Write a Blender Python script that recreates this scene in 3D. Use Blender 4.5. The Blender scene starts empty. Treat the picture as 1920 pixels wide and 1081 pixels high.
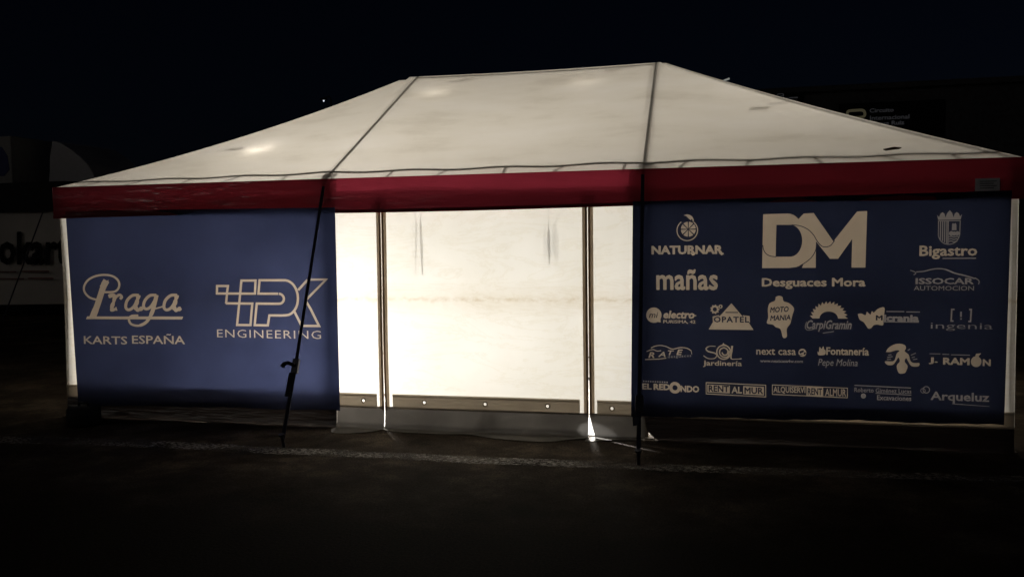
import bpy, bmesh, math, random
from mathutils import Vector, Matrix
from mathutils.geometry import delaunay_2d_cdt, tessellate_polygon
random.seed(7)
scene = bpy.context.scene
COL = scene.collection

# ------------------------------------------------------------------ camera
CAM = Vector((5.9145, -6.8973, 1.5882))
PITCH, YAW, ROLL, FPX, PW, PH = 0.0557, -0.2325, -0.0132, 1632.1, 1920.0, 1081.0
_f = Vector((math.sin(YAW)*math.cos(PITCH), math.cos(YAW)*math.cos(PITCH), -math.sin(PITCH)))
_r = Vector((math.cos(YAW), -math.sin(YAW), 0))
_u = _r.cross(_f)
RT = _r*math.cos(ROLL) + _u*math.sin(ROLL)
UP = -_r*math.sin(ROLL) + _u*math.cos(ROLL)
FW = _f
cd = bpy.data.cameras.new('camera')
cd.sensor_fit = 'HORIZONTAL'; cd.sensor_width = 36.0
cd.lens = 36.0*FPX/PW
cd.clip_start = 0.05; cd.clip_end = 3000
cam = bpy.data.objects.new('camera', cd); COL.objects.link(cam)
m = Matrix((RT, UP, -FW)).transposed().to_4x4(); m.translation = CAM
cam.matrix_world = m
scene.camera = cam

# ------------------------------------------------------------------ night sky, faint site floodlight, exposure
SUN_EL, SUN_AZ = math.radians(24), math.radians(215)
world = bpy.data.worlds.new('World'); scene.world = world; world.use_nodes = True
wn = world.node_tree.nodes; wl = world.node_tree.links
bg = wn['Background']
sky = wn.new('ShaderNodeTexSky'); sky.sky_type = 'NISHITA'; sky.sun_disc = False
sky.sun_elevation = SUN_EL; sky.sun_rotation = SUN_AZ
tint = wn.new('ShaderNodeMix'); tint.data_type = 'RGBA'; tint.blend_type = 'MULTIPLY'; tint.inputs[0].default_value = 1
tint.inputs[7].default_value = (.70, .82, 1.35, 1)
wl.new(sky.outputs[0], tint.inputs[6]); wl.new(tint.outputs[2], bg.inputs[0]); bg.inputs[1].default_value = 0.00034
sd = bpy.data.lights.new('sun', 'SUN'); sd.energy = 0.045; sd.angle = math.radians(0.5); sd.color = (1, .93, .82)
sun = bpy.data.objects.new('sun', sd); COL.objects.link(sun)
_d = Vector((math.sin(SUN_AZ)*math.cos(SUN_EL), math.cos(SUN_AZ)*math.cos(SUN_EL), math.sin(SUN_EL)))
sun.rotation_euler = _d.to_track_quat('Z', 'Y').to_euler(); sun.location = _d*30
scene.view_settings.view_transform = 'Standard'; scene.view_settings.look = 'None'
scene.view_settings.exposure = 0; scene.view_settings.gamma = 1
scene.cycles.max_bounces = 12; scene.cycles.diffuse_bounces = 10; scene.cycles.transmission_bounces = 8
scene.cycles.transparent_max_bounces = 12; scene.cycles.sample_clamp_indirect = 6
scene.cycles.use_denoising = True

# work lights inside the tent, the last two added as fill: (x, y, z, watts, radius)
LAMPS = [(2.38, 1.15, 0.60, 390, 0.12), (4.45, 1.85, 0.75, 270, 0.14), (7.25, 2.6, 2.2, 270, 0.12), (0.9, 2.6, 2.3, 105, 0.12)]
HOT = [(1.62, .80, 4.6), (3.05, 1.93, 2.8), (4.62, 2.0, 1.7)]  # added lamps that make the bright spots on the roof cloth

# ------------------------------------------------------------------ helpers
def U(px, py, Y=0.0):
    d = FW + RT*((px-PW/2)/FPX) + UP*((PH/2-py)/FPX)
    return CAM + d*((Y-CAM.y)/d.y)
def G(px, py, z=0.0):
    d = FW + RT*((px-PW/2)/FPX) + UP*((PH/2-py)/FPX)
    return CAM + d*((z-CAM.z)/d.z)
def lerp(a, b, t): return a + (b-a)*t

class MB:
    def __init__(s): s.v = []; s.f = []
    def add(s, vs, fs):
        o = len(s.v); s.v += [tuple(v) for v in vs]; s.f += [tuple(i+o for i in f) for f in fs]
    def box(s, a, b):
        x0, y0, z0 = a; x1, y1, z1 = b
        s.add([(x0,y0,z0),(x1,y0,z0),(x1,y1,z0),(x0,y1,z0),(x0,y0,z1),(x1,y0,z1),(x1,y1,z1),(x0,y1,z1)],
              [(0,3,2,1),(4,5,6,7),(0,1,5,4),(1,2,6,5),(2,3,7,6),(3,0,4,7)])
    def bar(s, p, q, w, h=None, up=(0,0,1)):
        h = h or w; p = Vector(p); q = Vector(q); d = (q-p).normalized(); up = Vector(up)
        if abs(d.dot(up)) > .98: up = Vector((0,1,0))
        a = d.cross(up).normalized()*w/2; b = a.cross(d).normalized()*h/2
        vs = [c + k*a + l*b for c in (p, q) for k, l in ((-1,-1),(1,-1),(1,1),(-1,1))]
        s.add(vs, [(0,1,2,3),(7,6,5,4),(0,4,5,1),(1,5,6,2),(2,6,7,3),(3,7,4,0)])
    def tube(s, pts, r, n=10, caps=True):
        pts = [Vector(p) for p in pts]; rings = []
        for i, p in enumerate(pts):
            d = (pts[min(i+1, len(pts)-1)] - pts[max(i-1, 0)]).normalized()
            up = Vector((0,0,1)) if abs(d.z) < .95 else Vector((0,1,0))
            a = d.cross(up).normalized(); b = a.cross(d)
            rr = r[i] if isinstance(r, (list, tuple)) else r
            rings.append([p + (a*math.cos(t) + b*math.sin(t))*rr for t in [2*math.pi*k/n for k in range(n)]])
        vs = [v for R in rings for v in R]; fs = []
        for i in range(len(pts)-1):
            for k in range(n): fs.append((i*n+k, i*n+(k+1) % n, (i+1)*n+(k+1) % n, (i+1)*n+k))
        if caps: fs.append(tuple(range(n))[::-1]); fs.append(tuple((len(pts)-1)*n+k for k in range(n)))
        s.add(vs, fs)
    def grid(s, fn, nu, nv):
        vs = [fn(i/nu, j/nv) for j in range(nv+1) for i in range(nu+1)]
        s.add(vs, [(j*(nu+1)+i, j*(nu+1)+i+1, (j+1)*(nu+1)+i+1, (j+1)*(nu+1)+i) for j in range(nv) for i in range(nu)])
    def prism(s, poly, y0, y1):
        n = len(poly); tri = tessellate_polygon([[Vector((x, z, 0)) for x, z in poly]])
        vs = [(x, y0, z) for x, z in poly] + [(x, y1, z) for x, z in poly]
        fs = [tuple(t) for t in tri] + [tuple(i+n for i in t[::-1]) for t in tri]
        fs += [(i, (i+1) % n, (i+1) % n+n, i+n) for i in range(n)]
        s.add(vs, fs)
    def build(s, name, mat, parent=None, smooth=False, bevel=0, recalc=True):
        me = bpy.data.meshes.new(name); me.from_pydata(s.v, [], s.f)
        if recalc:
            bm = bmesh.new(); bm.from_mesh(me)
            bmesh.ops.recalc_face_normals(bm, faces=bm.faces); bm.to_mesh(me); bm.free()
        me.materials.append(mat)
        if smooth: me.polygons.foreach_set('use_smooth', [True]*len(me.polygons))
        o = bpy.data.objects.new(name, me); COL.objects.link(o)
        if bevel:
            b = o.modifiers.new('bevel', 'BEVEL'); b.width = bevel; b.segments = 2; b.limit_method = 'ANGLE'
        if parent:
            o.parent = parent; o.matrix_parent_inverse = Matrix.Translation(-parent.location) if parent.parent is None else Matrix.Identity(4)
        return o

def tag(o, label=None, cat=None, group=None, kind=None):
    if label: o['label'] = label
    if cat: o['category'] = cat
    if group: o['group'] = group
    if kind: o['kind'] = kind
    return o
def thing(name, label, cat, loc=(0,0,0), group=None):
    o = bpy.data.objects.new(name, None); COL.objects.link(o); o.location = loc; o.empty_display_size = .2
    return tag(o, label, cat, group)

# ------------------------------------------------------------------ materials
def mat(name):
    m_ = bpy.data.materials.new(name); m_.use_nodes = True
    t = m_.node_tree; t.nodes.clear()
    out = t.nodes.new('ShaderNodeOutputMaterial')
    return m_, t.nodes, t.links, out
def ramp(n, l, src, stops):
    r = n.new('ShaderNodeValToRGB'); e = r.color_ramp.elements
    e[0].position, e[0].color = stops[0][0], (*stops[0][1], 1)
    e[1].position, e[1].color = stops[-1][0], (*stops[-1][1], 1)
    for p, c in stops[1:-1]:
        k = e.new(p); k.color = (*c, 1)
    l.new(src, r.inputs[0]); return r.outputs[0]
def objco(n, l, scale=(1,1,1)):
    tc = n.new('ShaderNodeTexCoord'); mp = n.new('ShaderNodeMapping'); mp.inputs['Scale'].default_value = scale
    l.new(tc.outputs['Object'], mp.inputs['Vector']); return mp.outputs[0]
def noise(n, l, vec, scale, detail=4, rough=.55):
    x = n.new('ShaderNodeTexNoise'); x.inputs['Scale'].default_value = scale
    x.inputs['Detail'].default_value = detail; x.inputs['Roughness'].default_value = rough
    l.new(vec, x.inputs['Vector']); return x.outputs[0]
def mul(n, l, a, b, mode='MULTIPLY', fac=1.0):
    x = n.new('ShaderNodeMix'); x.data_type = 'RGBA'; x.blend_type = mode; x.inputs[0].default_value = fac
    for s_, i in ((a, 6), (b, 7)):
        if isinstance(s_, tuple): x.inputs[i].default_value = (*s_, 1)
        else: l.new(s_, x.inputs[i])
    return x.outputs[2]

def plain(name, col, rough=.6, metal=0, var=.25, nscale=8, bump=0, bscale=60, spec=.4, dirt=None):
    m_, n, l, out = mat(name); p = n.new('ShaderNodeBsdfPrincipled')
    v = objco(n, l); nz = noise(n, l, v, nscale)
    lo = tuple(c*(1-var) for c in col); hi = tuple(min(1, c*(1+var)) for c in col)
    l.new(ramp(n, l, nz, [(.3, lo), (.7, hi)]), p.inputs['Base Color'])
    p.inputs['Roughness'].default_value = rough; p.inputs['Metallic'].default_value = metal
    p.inputs['Specular IOR Level'].default_value = spec
    if bump:
        b = n.new('ShaderNodeBump'); b.inputs['Strength'].default_value = bump; b.inputs['Distance'].default_value = .02
        l.new(noise(n, l, v, bscale, 6), b.inputs['Height']); l.new(b.outputs[0], p.inputs['Normal'])
    l.new(p.outputs[0], out.inputs[0]); return m_

def fabric(name, refl, trans, tfac, gloss=.03, grough=.35, stops=None, nscale=2.0, stretch=(1,1,1), bump=.15, extra=None):
    """coated cloth: reflects part of the light, lets part of it through"""
    m_, n, l, out = mat(name); v = objco(n, l, stretch)
    nz = noise(n, l, v, nscale, 5)
    k = ramp(n, l, nz, stops or [(.3, (.86,.86,.86)), (.7, (1,1,1))])
    if extra: k = extra(n, l, k)
    d = n.new('ShaderNodeBsdfDiffuse'); t = n.new('ShaderNodeBsdfTranslucent')
    l.new(mul(n, l, k, refl), d.inputs[0]); l.new(mul(n, l, k, trans), t.inputs[0])
    mx = n.new('ShaderNodeMixShader'); mx.inputs[0].default_value = tfac
    l.new(d.outputs[0], mx.inputs[1]); l.new(t.outputs[0], mx.inputs[2])
    g = n.new('ShaderNodeBsdfGlossy'); g.inputs['Roughness'].default_value = grough
    b = n.new('ShaderNodeBump'); b.inputs['Strength'].default_value = bump; b.inputs['Distance'].default_value = .03
    l.new(noise(n, l, objco(n, l, stretch), 6, 3), b.inputs['Height']); l.new(b.outputs[0], g.inputs['Normal'])
    m2 = n.new('ShaderNodeMixShader'); m2.inputs[0].default_value = gloss
    l.new(mx.outputs[0], m2.inputs[1]); l.new(g.outputs[0], m2.inputs[2])
    l.new(m2.outputs[0], out.inputs[0]); return m_

def wall_dirt_creases(n, l, k):
    # brown fold line across the panel, water stains and crease shading put into the colour
    tc = n.new('ShaderNodeTexCoord'); sep = n.new('ShaderNodeSeparateXYZ'); l.new(tc.outputs['Object'], sep.inputs[0])
    wob = noise(n, l, objco(n, l, (3,1,1)), 3, 3)
    def math_(op, a, b):
        x = n.new('ShaderNodeMath'); x.operation = op
        for i, s_ in enumerate((a, b)):
            if isinstance(s_, (int, float)): x.inputs[i].default_value = s_
            else: l.new(s_, x.inputs[i])
        return x.outputs[0]
    zz = math_('ADD', sep.outputs[2], math_('MULTIPLY', math_('SUBTRACT', wob, .5), .06))
    dist = math_('ABSOLUTE', math_('SUBTRACT', zz, 1.10), 0)
    patch = noise(n, l, objco(n, l, (5,1,9)), 2.2, 6, .7)
    line = math_('MULTIPLY', math_('SUBTRACT', 1.0, math_('MINIMUM', math_('MULTIPLY', dist, 38), 1.0)), math_('MAXIMUM', math_('MULTIPLY', math_('SUBTRACT', patch, .38), 2.2), 0))
    halo = math_('MULTIPLY', math_('SUBTRACT', 1.0, math_('MINIMUM', math_('MULTIPLY', dist, 6), 1.0)), patch)
    amt = math_('ADD', math_('MULTIPLY', line, .75), math_('MULTIPLY', halo, .45))
    mx = n.new('ShaderNodeMix'); mx.data_type = 'RGBA'
    l.new(math_('MINIMUM', amt, .8), mx.inputs[0]); l.new(k, mx.inputs[6]); mx.inputs[7].default_value = (.62,.50,.33,1)
    w = n.new('ShaderNodeTexNoise'); w.inputs['Scale'].default_value = 2.4; w.inputs['Detail'].default_value = 8; w.inputs['Roughness'].default_value = .7
    w.inputs['Distortion'].default_value = 1.2
    l.new(objco(n, l, (.5,1,2.2)), w.inputs['Vector'])
    cr = ramp(n, l, w.outputs[0], [(.47, (1,1,1)), (.50, (.95,.935,.90)), (.53, (1,1,1))])
    return mul(n, l, mx.outputs[2], cr)

M = {}
M['wall'] = fabric('white_pvc_wall', (.62,.61,.585), (.87,.86,.83), .25, .03, stops=[(.3,(.93,.92,.89)),(.7,(1,1,1))], nscale=1.6, extra=wall_dirt_creases)
M['wall_side'] = fabric('brightened_white_pvc_wall', (.62,.61,.585), (.87,.83,.76), .47, .03, stops=[(.3,(.93,.92,.89)),(.7,(1,1,1))], nscale=1.6, extra=wall_dirt_creases)  # same wall cloth letting more light through, to brighten the corner strips
M['wall_plain'] = fabric('grey_white_pvc', (.42,.40,.37), (.8,.76,.68), .20, .03)
M['roof'] = fabric('roof_pvc', (.60,.585,.55), (.78,.735,.67), .175, .05, .3, stops=[(.28,(.80,.78,.74)),(.45,(.93,.92,.89)),(.75,(1,1,1))], nscale=1.3, stretch=(1,2.4,1))
M['red'] = fabric('red_pvc', (.36,.032,.042), (.18,.017,.030), .24, .09, .22, nscale=1.2, stretch=(.6,1,3), bump=.35)
M['blue'] = fabric('blue_banner', (.012,.017,.06), (.034,.044,.106), .5, .03, .4, nscale=1.3, stops=[(.28,(.62,.62,.64)),(.72,(1,1,1))])
M['dim_navy'] = fabric('dimmed_navy_banner', (.012,.015,.05), (.015,.0195,.044), .5, .03, .4, nscale=1.1, stops=[(.28,(.70,.70,.72)),(.72,(1,1,1))])  # navy cloth darkened further to stand for the weaker light at this end
M['print'] = fabric('cream_print', (.42,.37,.32), (.36,.312,.268), .5, .03, .4)
M['dimprint'] = fabric('dim_print', (.16,.16,.19), (.23,.22,.24), .5, .03, .4)
M['tan'] = fabric('zip_band_cloth', (.42,.33,.25), (.60,.48,.35), .26, .02)
M['zip'] = fabric('zip_tape', (.18,.13,.09), (.34,.24,.16), .2, .02)
M['valance_dimmer'] = fabric('valance_dimmer_cloth', (.30,.25,.22), (.7,.6,.55), .45, .02)
M['hem'] = fabric('hem_band_cloth', (.45,.38,.31), (.56,.48,.38), .22, .02, nscale=4)
M['flap'] = fabric('grey_mud_flap', (.20,.185,.16), (.075,.068,.06), .18, .06, .35, stops=[(.3,(.6,.6,.6)),(.7,(1,1,1))], nscale=3, bump=.5)
M['flap_dark'] = fabric('brown_mud_flap', (.050,.034,.029), (.03,.022,.018), .03, .08, .35, stops=[(.3,(.6,.6,.6)),(.7,(1,1,1))], nscale=3, stretch=(.5,1,4), bump=.9)
M['seam'] = fabric('pale_hem_seam', (.5,.45,.38), (.75,.66,.54), .3, .02)
M['floor'] = plain('grey_bounce_sheet', (.42,.41,.39), .6)
M['metal'] = plain('frame_metal', (.10,.085,.07), .45, .5)
M['strap'] = plain('navy_strap', (.03,.03,.05), .8, 0, .3, 40, .3, 300)
M['steel'] = plain('dark_steel', (.04,.04,.05), .45, .8)
M['black'] = plain('black_rubber', (.015,.014,.014), .7)
M['chrome'] = plain('eyelet_metal', (.25,.20,.14), .35, .9)
M['patch'] = fabric('repair_tape', (.10,.07,.04), (.12,.08,.05), .4, .03)
M['label'] = plain('white_label', (.75,.72,.75), .6)
M['labelprint'] = plain('label_print', (.05,.05,.06), .6)

# ------------------------------------------------------------------ 2-D drawing: text, strokes, shapes -> cloth cut along the printing
def text_tris(s, bold=0.0, shear=0.0, spacing=1.0):
    cu = bpy.data.curves.new('lettering', 'FONT'); cu.body = s; cu.offset = min(0, bold); cu.shear = shear
    cu.space_character = spacing; cu.resolution_u = 2; cu.fill_mode = 'FRONT'
    ob = bpy.data.objects.new('lettering', cu); COL.objects.link(ob)
    dg = bpy.context.evaluated_depsgraph_get(); me = ob.evaluated_get(dg).to_mesh()
    v = [(p.co.x, p.co.y) for p in me.vertices]; f = [tuple(p.vertices) for p in me.polygons]
    ob.evaluated_get(dg).to_mesh_clear()
    bpy.data.objects.remove(ob); bpy.data.curves.remove(cu)
    tris = [[v[i] for i in t] for t in f]
    if bold > 0:      # heavier weight: a band along every outline edge
        cnt = {}
        for t in f:
            for i in range(len(t)):
                e = tuple(sorted((round(q[0], 5), round(q[1], 5)) for q in (v[t[i]], v[t[(i+1) % len(t)]]))); cnt[e] = cnt.get(e, 0)+1
        for (a, b), c in cnt.items():
            d = Vector((b[0]-a[0], b[1]-a[1]))
            if c > 1 or d.length < 1e-4: continue
            d.normalize(); n_ = Vector((-d.y, d.x))*bold*1.0; d = d*bold*.5
            q = [(a[0]-d.x+n_.x, a[1]-d.y+n_.y), (b[0]+d.x+n_.x, b[1]+d.y+n_.y), (b[0]+d.x-n_.x, b[1]+d.y-n_.y), (a[0]-d.x-n_.x, a[1]-d.y-n_.y)]
            tris += [[q[0], q[1], q[2]], [q[0], q[2], q[3]]]
        v = [p for t in tris for p in t]
    xs = [a for a, b in v]; ys = [b for a, b in v]
    x0, x1, y0, y1 = min(xs), max(xs), min(ys), max(ys)
    return [[((p[0]-x0)/(x1-x0), (p[1]-y0)/(y1-y0)) for p in t] for t in tris]
def area(p): return sum(p[i][0]*p[(i+1) % len(p)][1] - p[(i+1) % len(p)][0]*p[i][1] for i in range(len(p)))/2

class Art:
    """one printed emblem, drawn in the pixel grid of an enlarged view: origin (ox,oy), scale sc, y down"""
    def __init__(s, name, ox, oy, sc, label=None, dim=False):
        s.name, s.ox, s.oy, s.sc, s.label, s.dim, s.items = name, ox, oy, sc, label, dim, []
    def poly(s, pts, on=True):
        tri = tessellate_polygon([[Vector((x, y, 0)) for x, y in pts]])
        for t in tri: s.items.append(([pts[i] for i in t], on))
        return s
    def text(s, body, x0, y0, x1, y1, on=True, bold=0.0, shear=0.0, spacing=1.0, rise=0.0):
        for t in text_tris(body, bold, shear, spacing):
            s.items.append(([(lerp(x0, x1, a), lerp(y1, y0, b) - rise*a) for a, b in t], on))
        return s
    def disc(s, cx, cy, r, on=True, ry=None, n=28):
        ry = ry or r
        s.items.append(([(cx+r*math.cos(2*math.pi*k/n), cy+ry*math.sin(2*math.pi*k/n)) for k in range(n)], on)); return s
    def ring(s, cx, cy, r, w, a0=0, a1=360, n=32, on=True):
        return s.stroke([(cx+r*math.cos(math.radians(lerp(a0, a1, k/n))), cy+r*math.sin(math.radians(lerp(a0, a1, k/n)))) for k in range(n+1)], w, on)
    def stroke(s, pts, w, on=True, closed=False, miter=True):
        if closed: pts = list(pts)+[pts[0], pts[1]]
        n = len(pts); L = []; R = []
        for i, (x, y) in enumerate(pts):
            ww = w[min(i, len(w)-1)] if isinstance(w, (list, tuple)) else w
            d0 = Vector((pts[i][0]-pts[i-1][0], pts[i][1]-pts[i-1][1])).normalized() if i else None
            d1 = Vector((pts[i+1][0]-x, pts[i+1][1]-y)).normalized() if i < n-1 else None
            d0 = d0 or d1; d1 = d1 or d0
            n0 = Vector((-d0.y, d0.x)); n1 = Vector((-d1.y, d1.x)); mm = (n0+n1)
            mm = mm.normalized() if mm.length > .1 else n0
            k = ww/2/max(.45, mm.dot(n0)); L.append((x+mm.x*k, y+mm.y*k)); R.append((x-mm.x*k, y-mm.y*k))
        for i in range(n-1): s.items += [([L[i], L[i+1], R[i+1]], on), ([L[i], R[i+1], R[i]], on)]
        return s
    def rect(s, x0, y0, x1, y1, on=True):
        s.items.append(([(x0,y0),(x1,y0),(x1,y1),(x0,y1)], on)); return s
    def plane(s, Y):
        """emblem in wall coordinates (X, Z): placed by its centre, drawn square to the cloth"""
        xs = [p[0] for it, _ in s.items for p in it]; ys = [p[1] for it, _ in s.items for p in it]
        cx, cy = (min(xs)+max(xs))/2, (min(ys)+max(ys))/2
        P = lambda x, y: U(s.ox+x/s.sc, s.oy+y/s.sc, Y)
        c = P(cx, cy); kx = (P(max(xs), cy).x-P(min(xs), cy).x)/max(1e-6, max(xs)-min(xs))
        kz = (P(cx, min(ys)).z-P(cx, max(ys)).z)/max(1e-6, max(ys)-min(ys))
        return [([(c.x+(x-cx)*kx, c.z-(y-cy)*kz) for x, y in it], on) for it, on in s.items]

def cut_cloth(outline, arts, Y, step, holes=()):
    """constrained triangulation of the cloth with every emblem; returns ground mesh and one mesh per emblem"""
    V = []; E = []; tris = []
    if len(arts):      # the lower hem hangs in shallow scallops
        p, q = outline[0], outline[1]; nn = 30
        outline = [(lerp(p[0], q[0], k/nn), lerp(p[1], q[1], k/nn) + .007*math.sin(k*1.9)**2 - .004*math.sin(k*.6)) for k in range(nn+1)] + list(outline[2:])
    def addp(p, key):
        if abs(area(p)) < 2e-8: return
        i = len(V); n = len(p); V.extend(Vector(q) for q in p); E.extend((i+k, i+(k+1) % n) for k in range(n))
        tris.extend((p[-1], p[k], p[k+1], key) for k in range(0, n-2))
    addp(outline, -1)
    x0 = min(p[0] for p in outline); x1 = max(p[0] for p in outline); z0 = min(p[1] for p in outline); z1 = max(p[1] for p in outline)
    for h in holes: addp(h, -2)
    for k, a in enumerate(arts):
        for p, on in a.plane(Y): addp(p, k if on else -1)
    nx, nz = int((x1-x0)/step), int((z1-z0)/step)
    for i in range(1, nx):
        for j in range(1, nz):
            V.append(Vector((lerp(x0, x1, i/nx)+random.uniform(-.2,.2)*step, lerp(z0, z1, j/nz)+random.uniform(-.2,.2)*step)))
    v2, e2, f2, ov, oe, of = delaunay_2d_cdt(V, E, [], 0, 2e-6)
    cell = .03; buckets = {}
    for ti, (a, b, c, key) in enumerate(tris):
        if ti < len(outline)-2: continue
        for ix in range(int(math.floor(min(a[0], b[0], c[0])/cell)), int(math.floor(max(a[0], b[0], c[0])/cell))+1):
            for iz in range(int(math.floor(min(a[1], b[1], c[1])/cell)), int(math.floor(max(a[1], b[1], c[1])/cell))+1):
                buckets.setdefault((ix, iz), []).append(ti)
    def inside(px, pz, t):
        a, b, c, _k = t
        d1 = (b[0]-a[0])*(pz-a[1])-(b[1]-a[1])*(px-a[0]); d2 = (c[0]-b[0])*(pz-b[1])-(c[1]-b[1])*(px-b[0]); d3 = (a[0]-c[0])*(pz-c[1])-(a[1]-c[1])*(px-c[0])
        return (d1 >= 0 and d2 >= 0 and d3 >= 0) or (d1 <= 0 and d2 <= 0 and d3 <= 0)
    groups = {}
    for f in f2:
        px = sum(v2[i].x for i in f)/len(f); pz = sum(v2[i].y for i in f)/len(f); key = None
        for ti in reversed(buckets.get((int(math.floor(px/cell)), int(math.floor(pz/cell))), ())):
            if inside(px, pz, tris[ti]): key = tris[ti][3]; break
        if key is None:
            if not any(inside(px, pz, t) for t in tris[:len(outline)-2]): continue
            key = -1
        if key != -2: groups.setdefault(key, []).append(f)
    return v2, groups
def sheet(v2, faces, yfn, name, mtl, parent, smooth=True):
    idx = {}; mb = MB()
    for f in faces:
        t = []
        for i in f:
            if i not in idx:
                idx[i] = len(mb.v); p = v2[i]; mb.v.append((p.x, yfn(p.x, p.y), p.y))
            t.append(idx[i])
        mb.f.append(tuple(t))
    return mb.build(name, mtl, parent, smooth, recalc=False)

# ================================================================== SETTING
def ground_mat():
    m_, n, l, out = mat('worn_tarmac'); p = n.new('ShaderNodeBsdfPrincipled'); v = objco(n, l)
    a = ramp(n, l, noise(n, l, v, 1.3, 8, .7), [(.36, (.022,.016,.011)), (.53, (.065,.051,.038)), (.68, (.16,.13,.10))])
    b = ramp(n, l, noise(n, l, v, 70, 4, .7), [(.32, (.30,.30,.30)), (.72, (1.5,1.42,1.3))])
    # lighter, patchy colour beside the tent blends into a darker one towards the camera
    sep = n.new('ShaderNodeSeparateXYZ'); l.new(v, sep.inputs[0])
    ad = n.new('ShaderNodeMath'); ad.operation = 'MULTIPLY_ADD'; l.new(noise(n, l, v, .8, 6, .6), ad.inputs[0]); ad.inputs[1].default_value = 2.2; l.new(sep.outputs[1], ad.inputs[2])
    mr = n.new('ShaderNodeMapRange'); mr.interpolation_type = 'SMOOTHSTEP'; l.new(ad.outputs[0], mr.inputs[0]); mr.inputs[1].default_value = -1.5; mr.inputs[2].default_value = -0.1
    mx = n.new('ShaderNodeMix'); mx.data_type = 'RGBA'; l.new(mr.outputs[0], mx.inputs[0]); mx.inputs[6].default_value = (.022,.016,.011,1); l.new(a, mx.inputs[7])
    l.new(mul(n, l, mx.outputs[2], b), p.inputs['Base Color']); p.inputs['Roughness'].default_value = .92
    p.inputs['Specular IOR Level'].default_value = .08
    bm_ = n.new('ShaderNodeBump'); bm_.inputs['Strength'].default_value = .8; bm_.inputs['Distance'].default_value = .02
    l.new(noise(n, l, v, 45, 8, .7), bm_.inputs['Height']); l.new(bm_.outputs[0], p.inputs['Normal'])
    l.new(p.outputs[0], out.inputs[0]); return m_
g = MB(); S = 400
g.add([(-S,-S,0),(S,-S,0),(S,S,0),(-S,S,0)], [(0,1,2,3)])
tag(g.build('ground', ground_mat()), 'dark worn tarmac and dirt ground', kind='structure')
def paint_mat():
    m_, n, l, out = mat('worn_white_paint'); p = n.new('ShaderNodeBsdfPrincipled'); v = objco(n, l, (1,2,1))
    p.inputs['Base Color'].default_value = (.27,.245,.21,1); p.inputs['Roughness'].default_value = .8
    t = n.new('ShaderNodeBsdfTransparent'); mx = n.new('ShaderNodeMixShader')
    a = ramp(n, l, noise(n, l, v, 2.0, 3), [(.30, (0,0,0)), (.58, (1,1,1))])
    b = ramp(n, l, noise(n, l, v, 26, 6, .75), [(.40, (0,0,0)), (.60, (1,1,1))])
    l.new(mul(n, l, a, b), mx.inputs[0]); l.new(t.outputs[0], mx.inputs[1]); l.new(p.outputs[0], mx.inputs[2])
    l.new(mx.outputs[0], out.inputs[0]); return m_
pl = MB()
pp = [(-80,823),(120,826),(300,833),(530,845),(700,853),(900,863),(1090,870),(1300,879),(1600,889),(2000,902)]
for i in range(len(pp)-1):
    a, b = pp[i], pp[i+1]
    q = [G(a[0], a[1]-6), G(b[0], b[1]-7), G(b[0], b[1]+7), G(a[0], a[1]+6)]
    pl.add([(c.x, c.y, .004) for c in q], [(3,2,1,0)])
tag(pl.build('painted_line', paint_mat()), 'worn white painted line across the tarmac', kind='structure')

# ================================================================== TENT
HE, HR, DP = 2.1213, 3.3935, 2.3032
D = 2*DP; P1, P2 = 2.671, 5.3495; RL, RR = 8/3+.0375, 16/3-.0375
Z1, Z2 = 3.157, 4.9075
tent = thing('marquee', 'large white marquee lit from inside with a dark red valance', 'tent', (4, DP, 0))
ZH1, ZH0 = U(900, 745).z, U(900, 768).z
AL, AR = RL-.22, RR+.10
def top_z(x): return HR - (.03 if x < RL-.1 else .01 if x > RR+.05 else 0) - .012*math.sin(math.pi*min(1, max(0, (x-RL)/(RR-RL))))
def roof_front(s, x_of, sag):
    return s
def roof_pt(s, u):
    """u 0..3: left hip..p1..p2..right hip; s 0 eave..1 ridge"""
    cols = [lerp(-.03, AL, s), lerp(P1, RL, s), lerp(P2, RR, s), lerp(8.03, AR, s)]
    i = min(2, int(u)); t = u-i; x = lerp(cols[i], cols[i+1], t)
    arc = 4*s*(1-s)
    if i == 0: sag = arc*(.075*(1-t)**1.3 + .03*4*t*(1-t)*.5)
    elif i == 1: sag = arc*.022*4*t*(1-t)
    else: sag = arc*(.035*t**1.3 + .03*4*t*(1-t)*.5)
    zt = lerp(HE, top_z(x), s)
    return Vector((x, lerp(-.03, DP, s), zt - sag))
rf = MB()
us = [k/8 for k in range(25)]
rf.grid(lambda a, b: roof_pt(b, 3*a), 48, 20)
def mirror(p): return Vector((p.x, D-p.y, p.z))
rf.grid(lambda a, b: mirror(roof_pt(b, 3*a)), 48, 20)
for end in (0, 3):
    def hipf(a, b, end=end):
        p = roof_pt(b, end); q = mirror(p); r = p.lerp(q, a); r.z -= .05*4*b*(1-b)*4*a*(1-a); return r
    rf.grid(hipf, 16, 20)
roof = rf.build('roof', M['roof'], tent, True)

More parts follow.
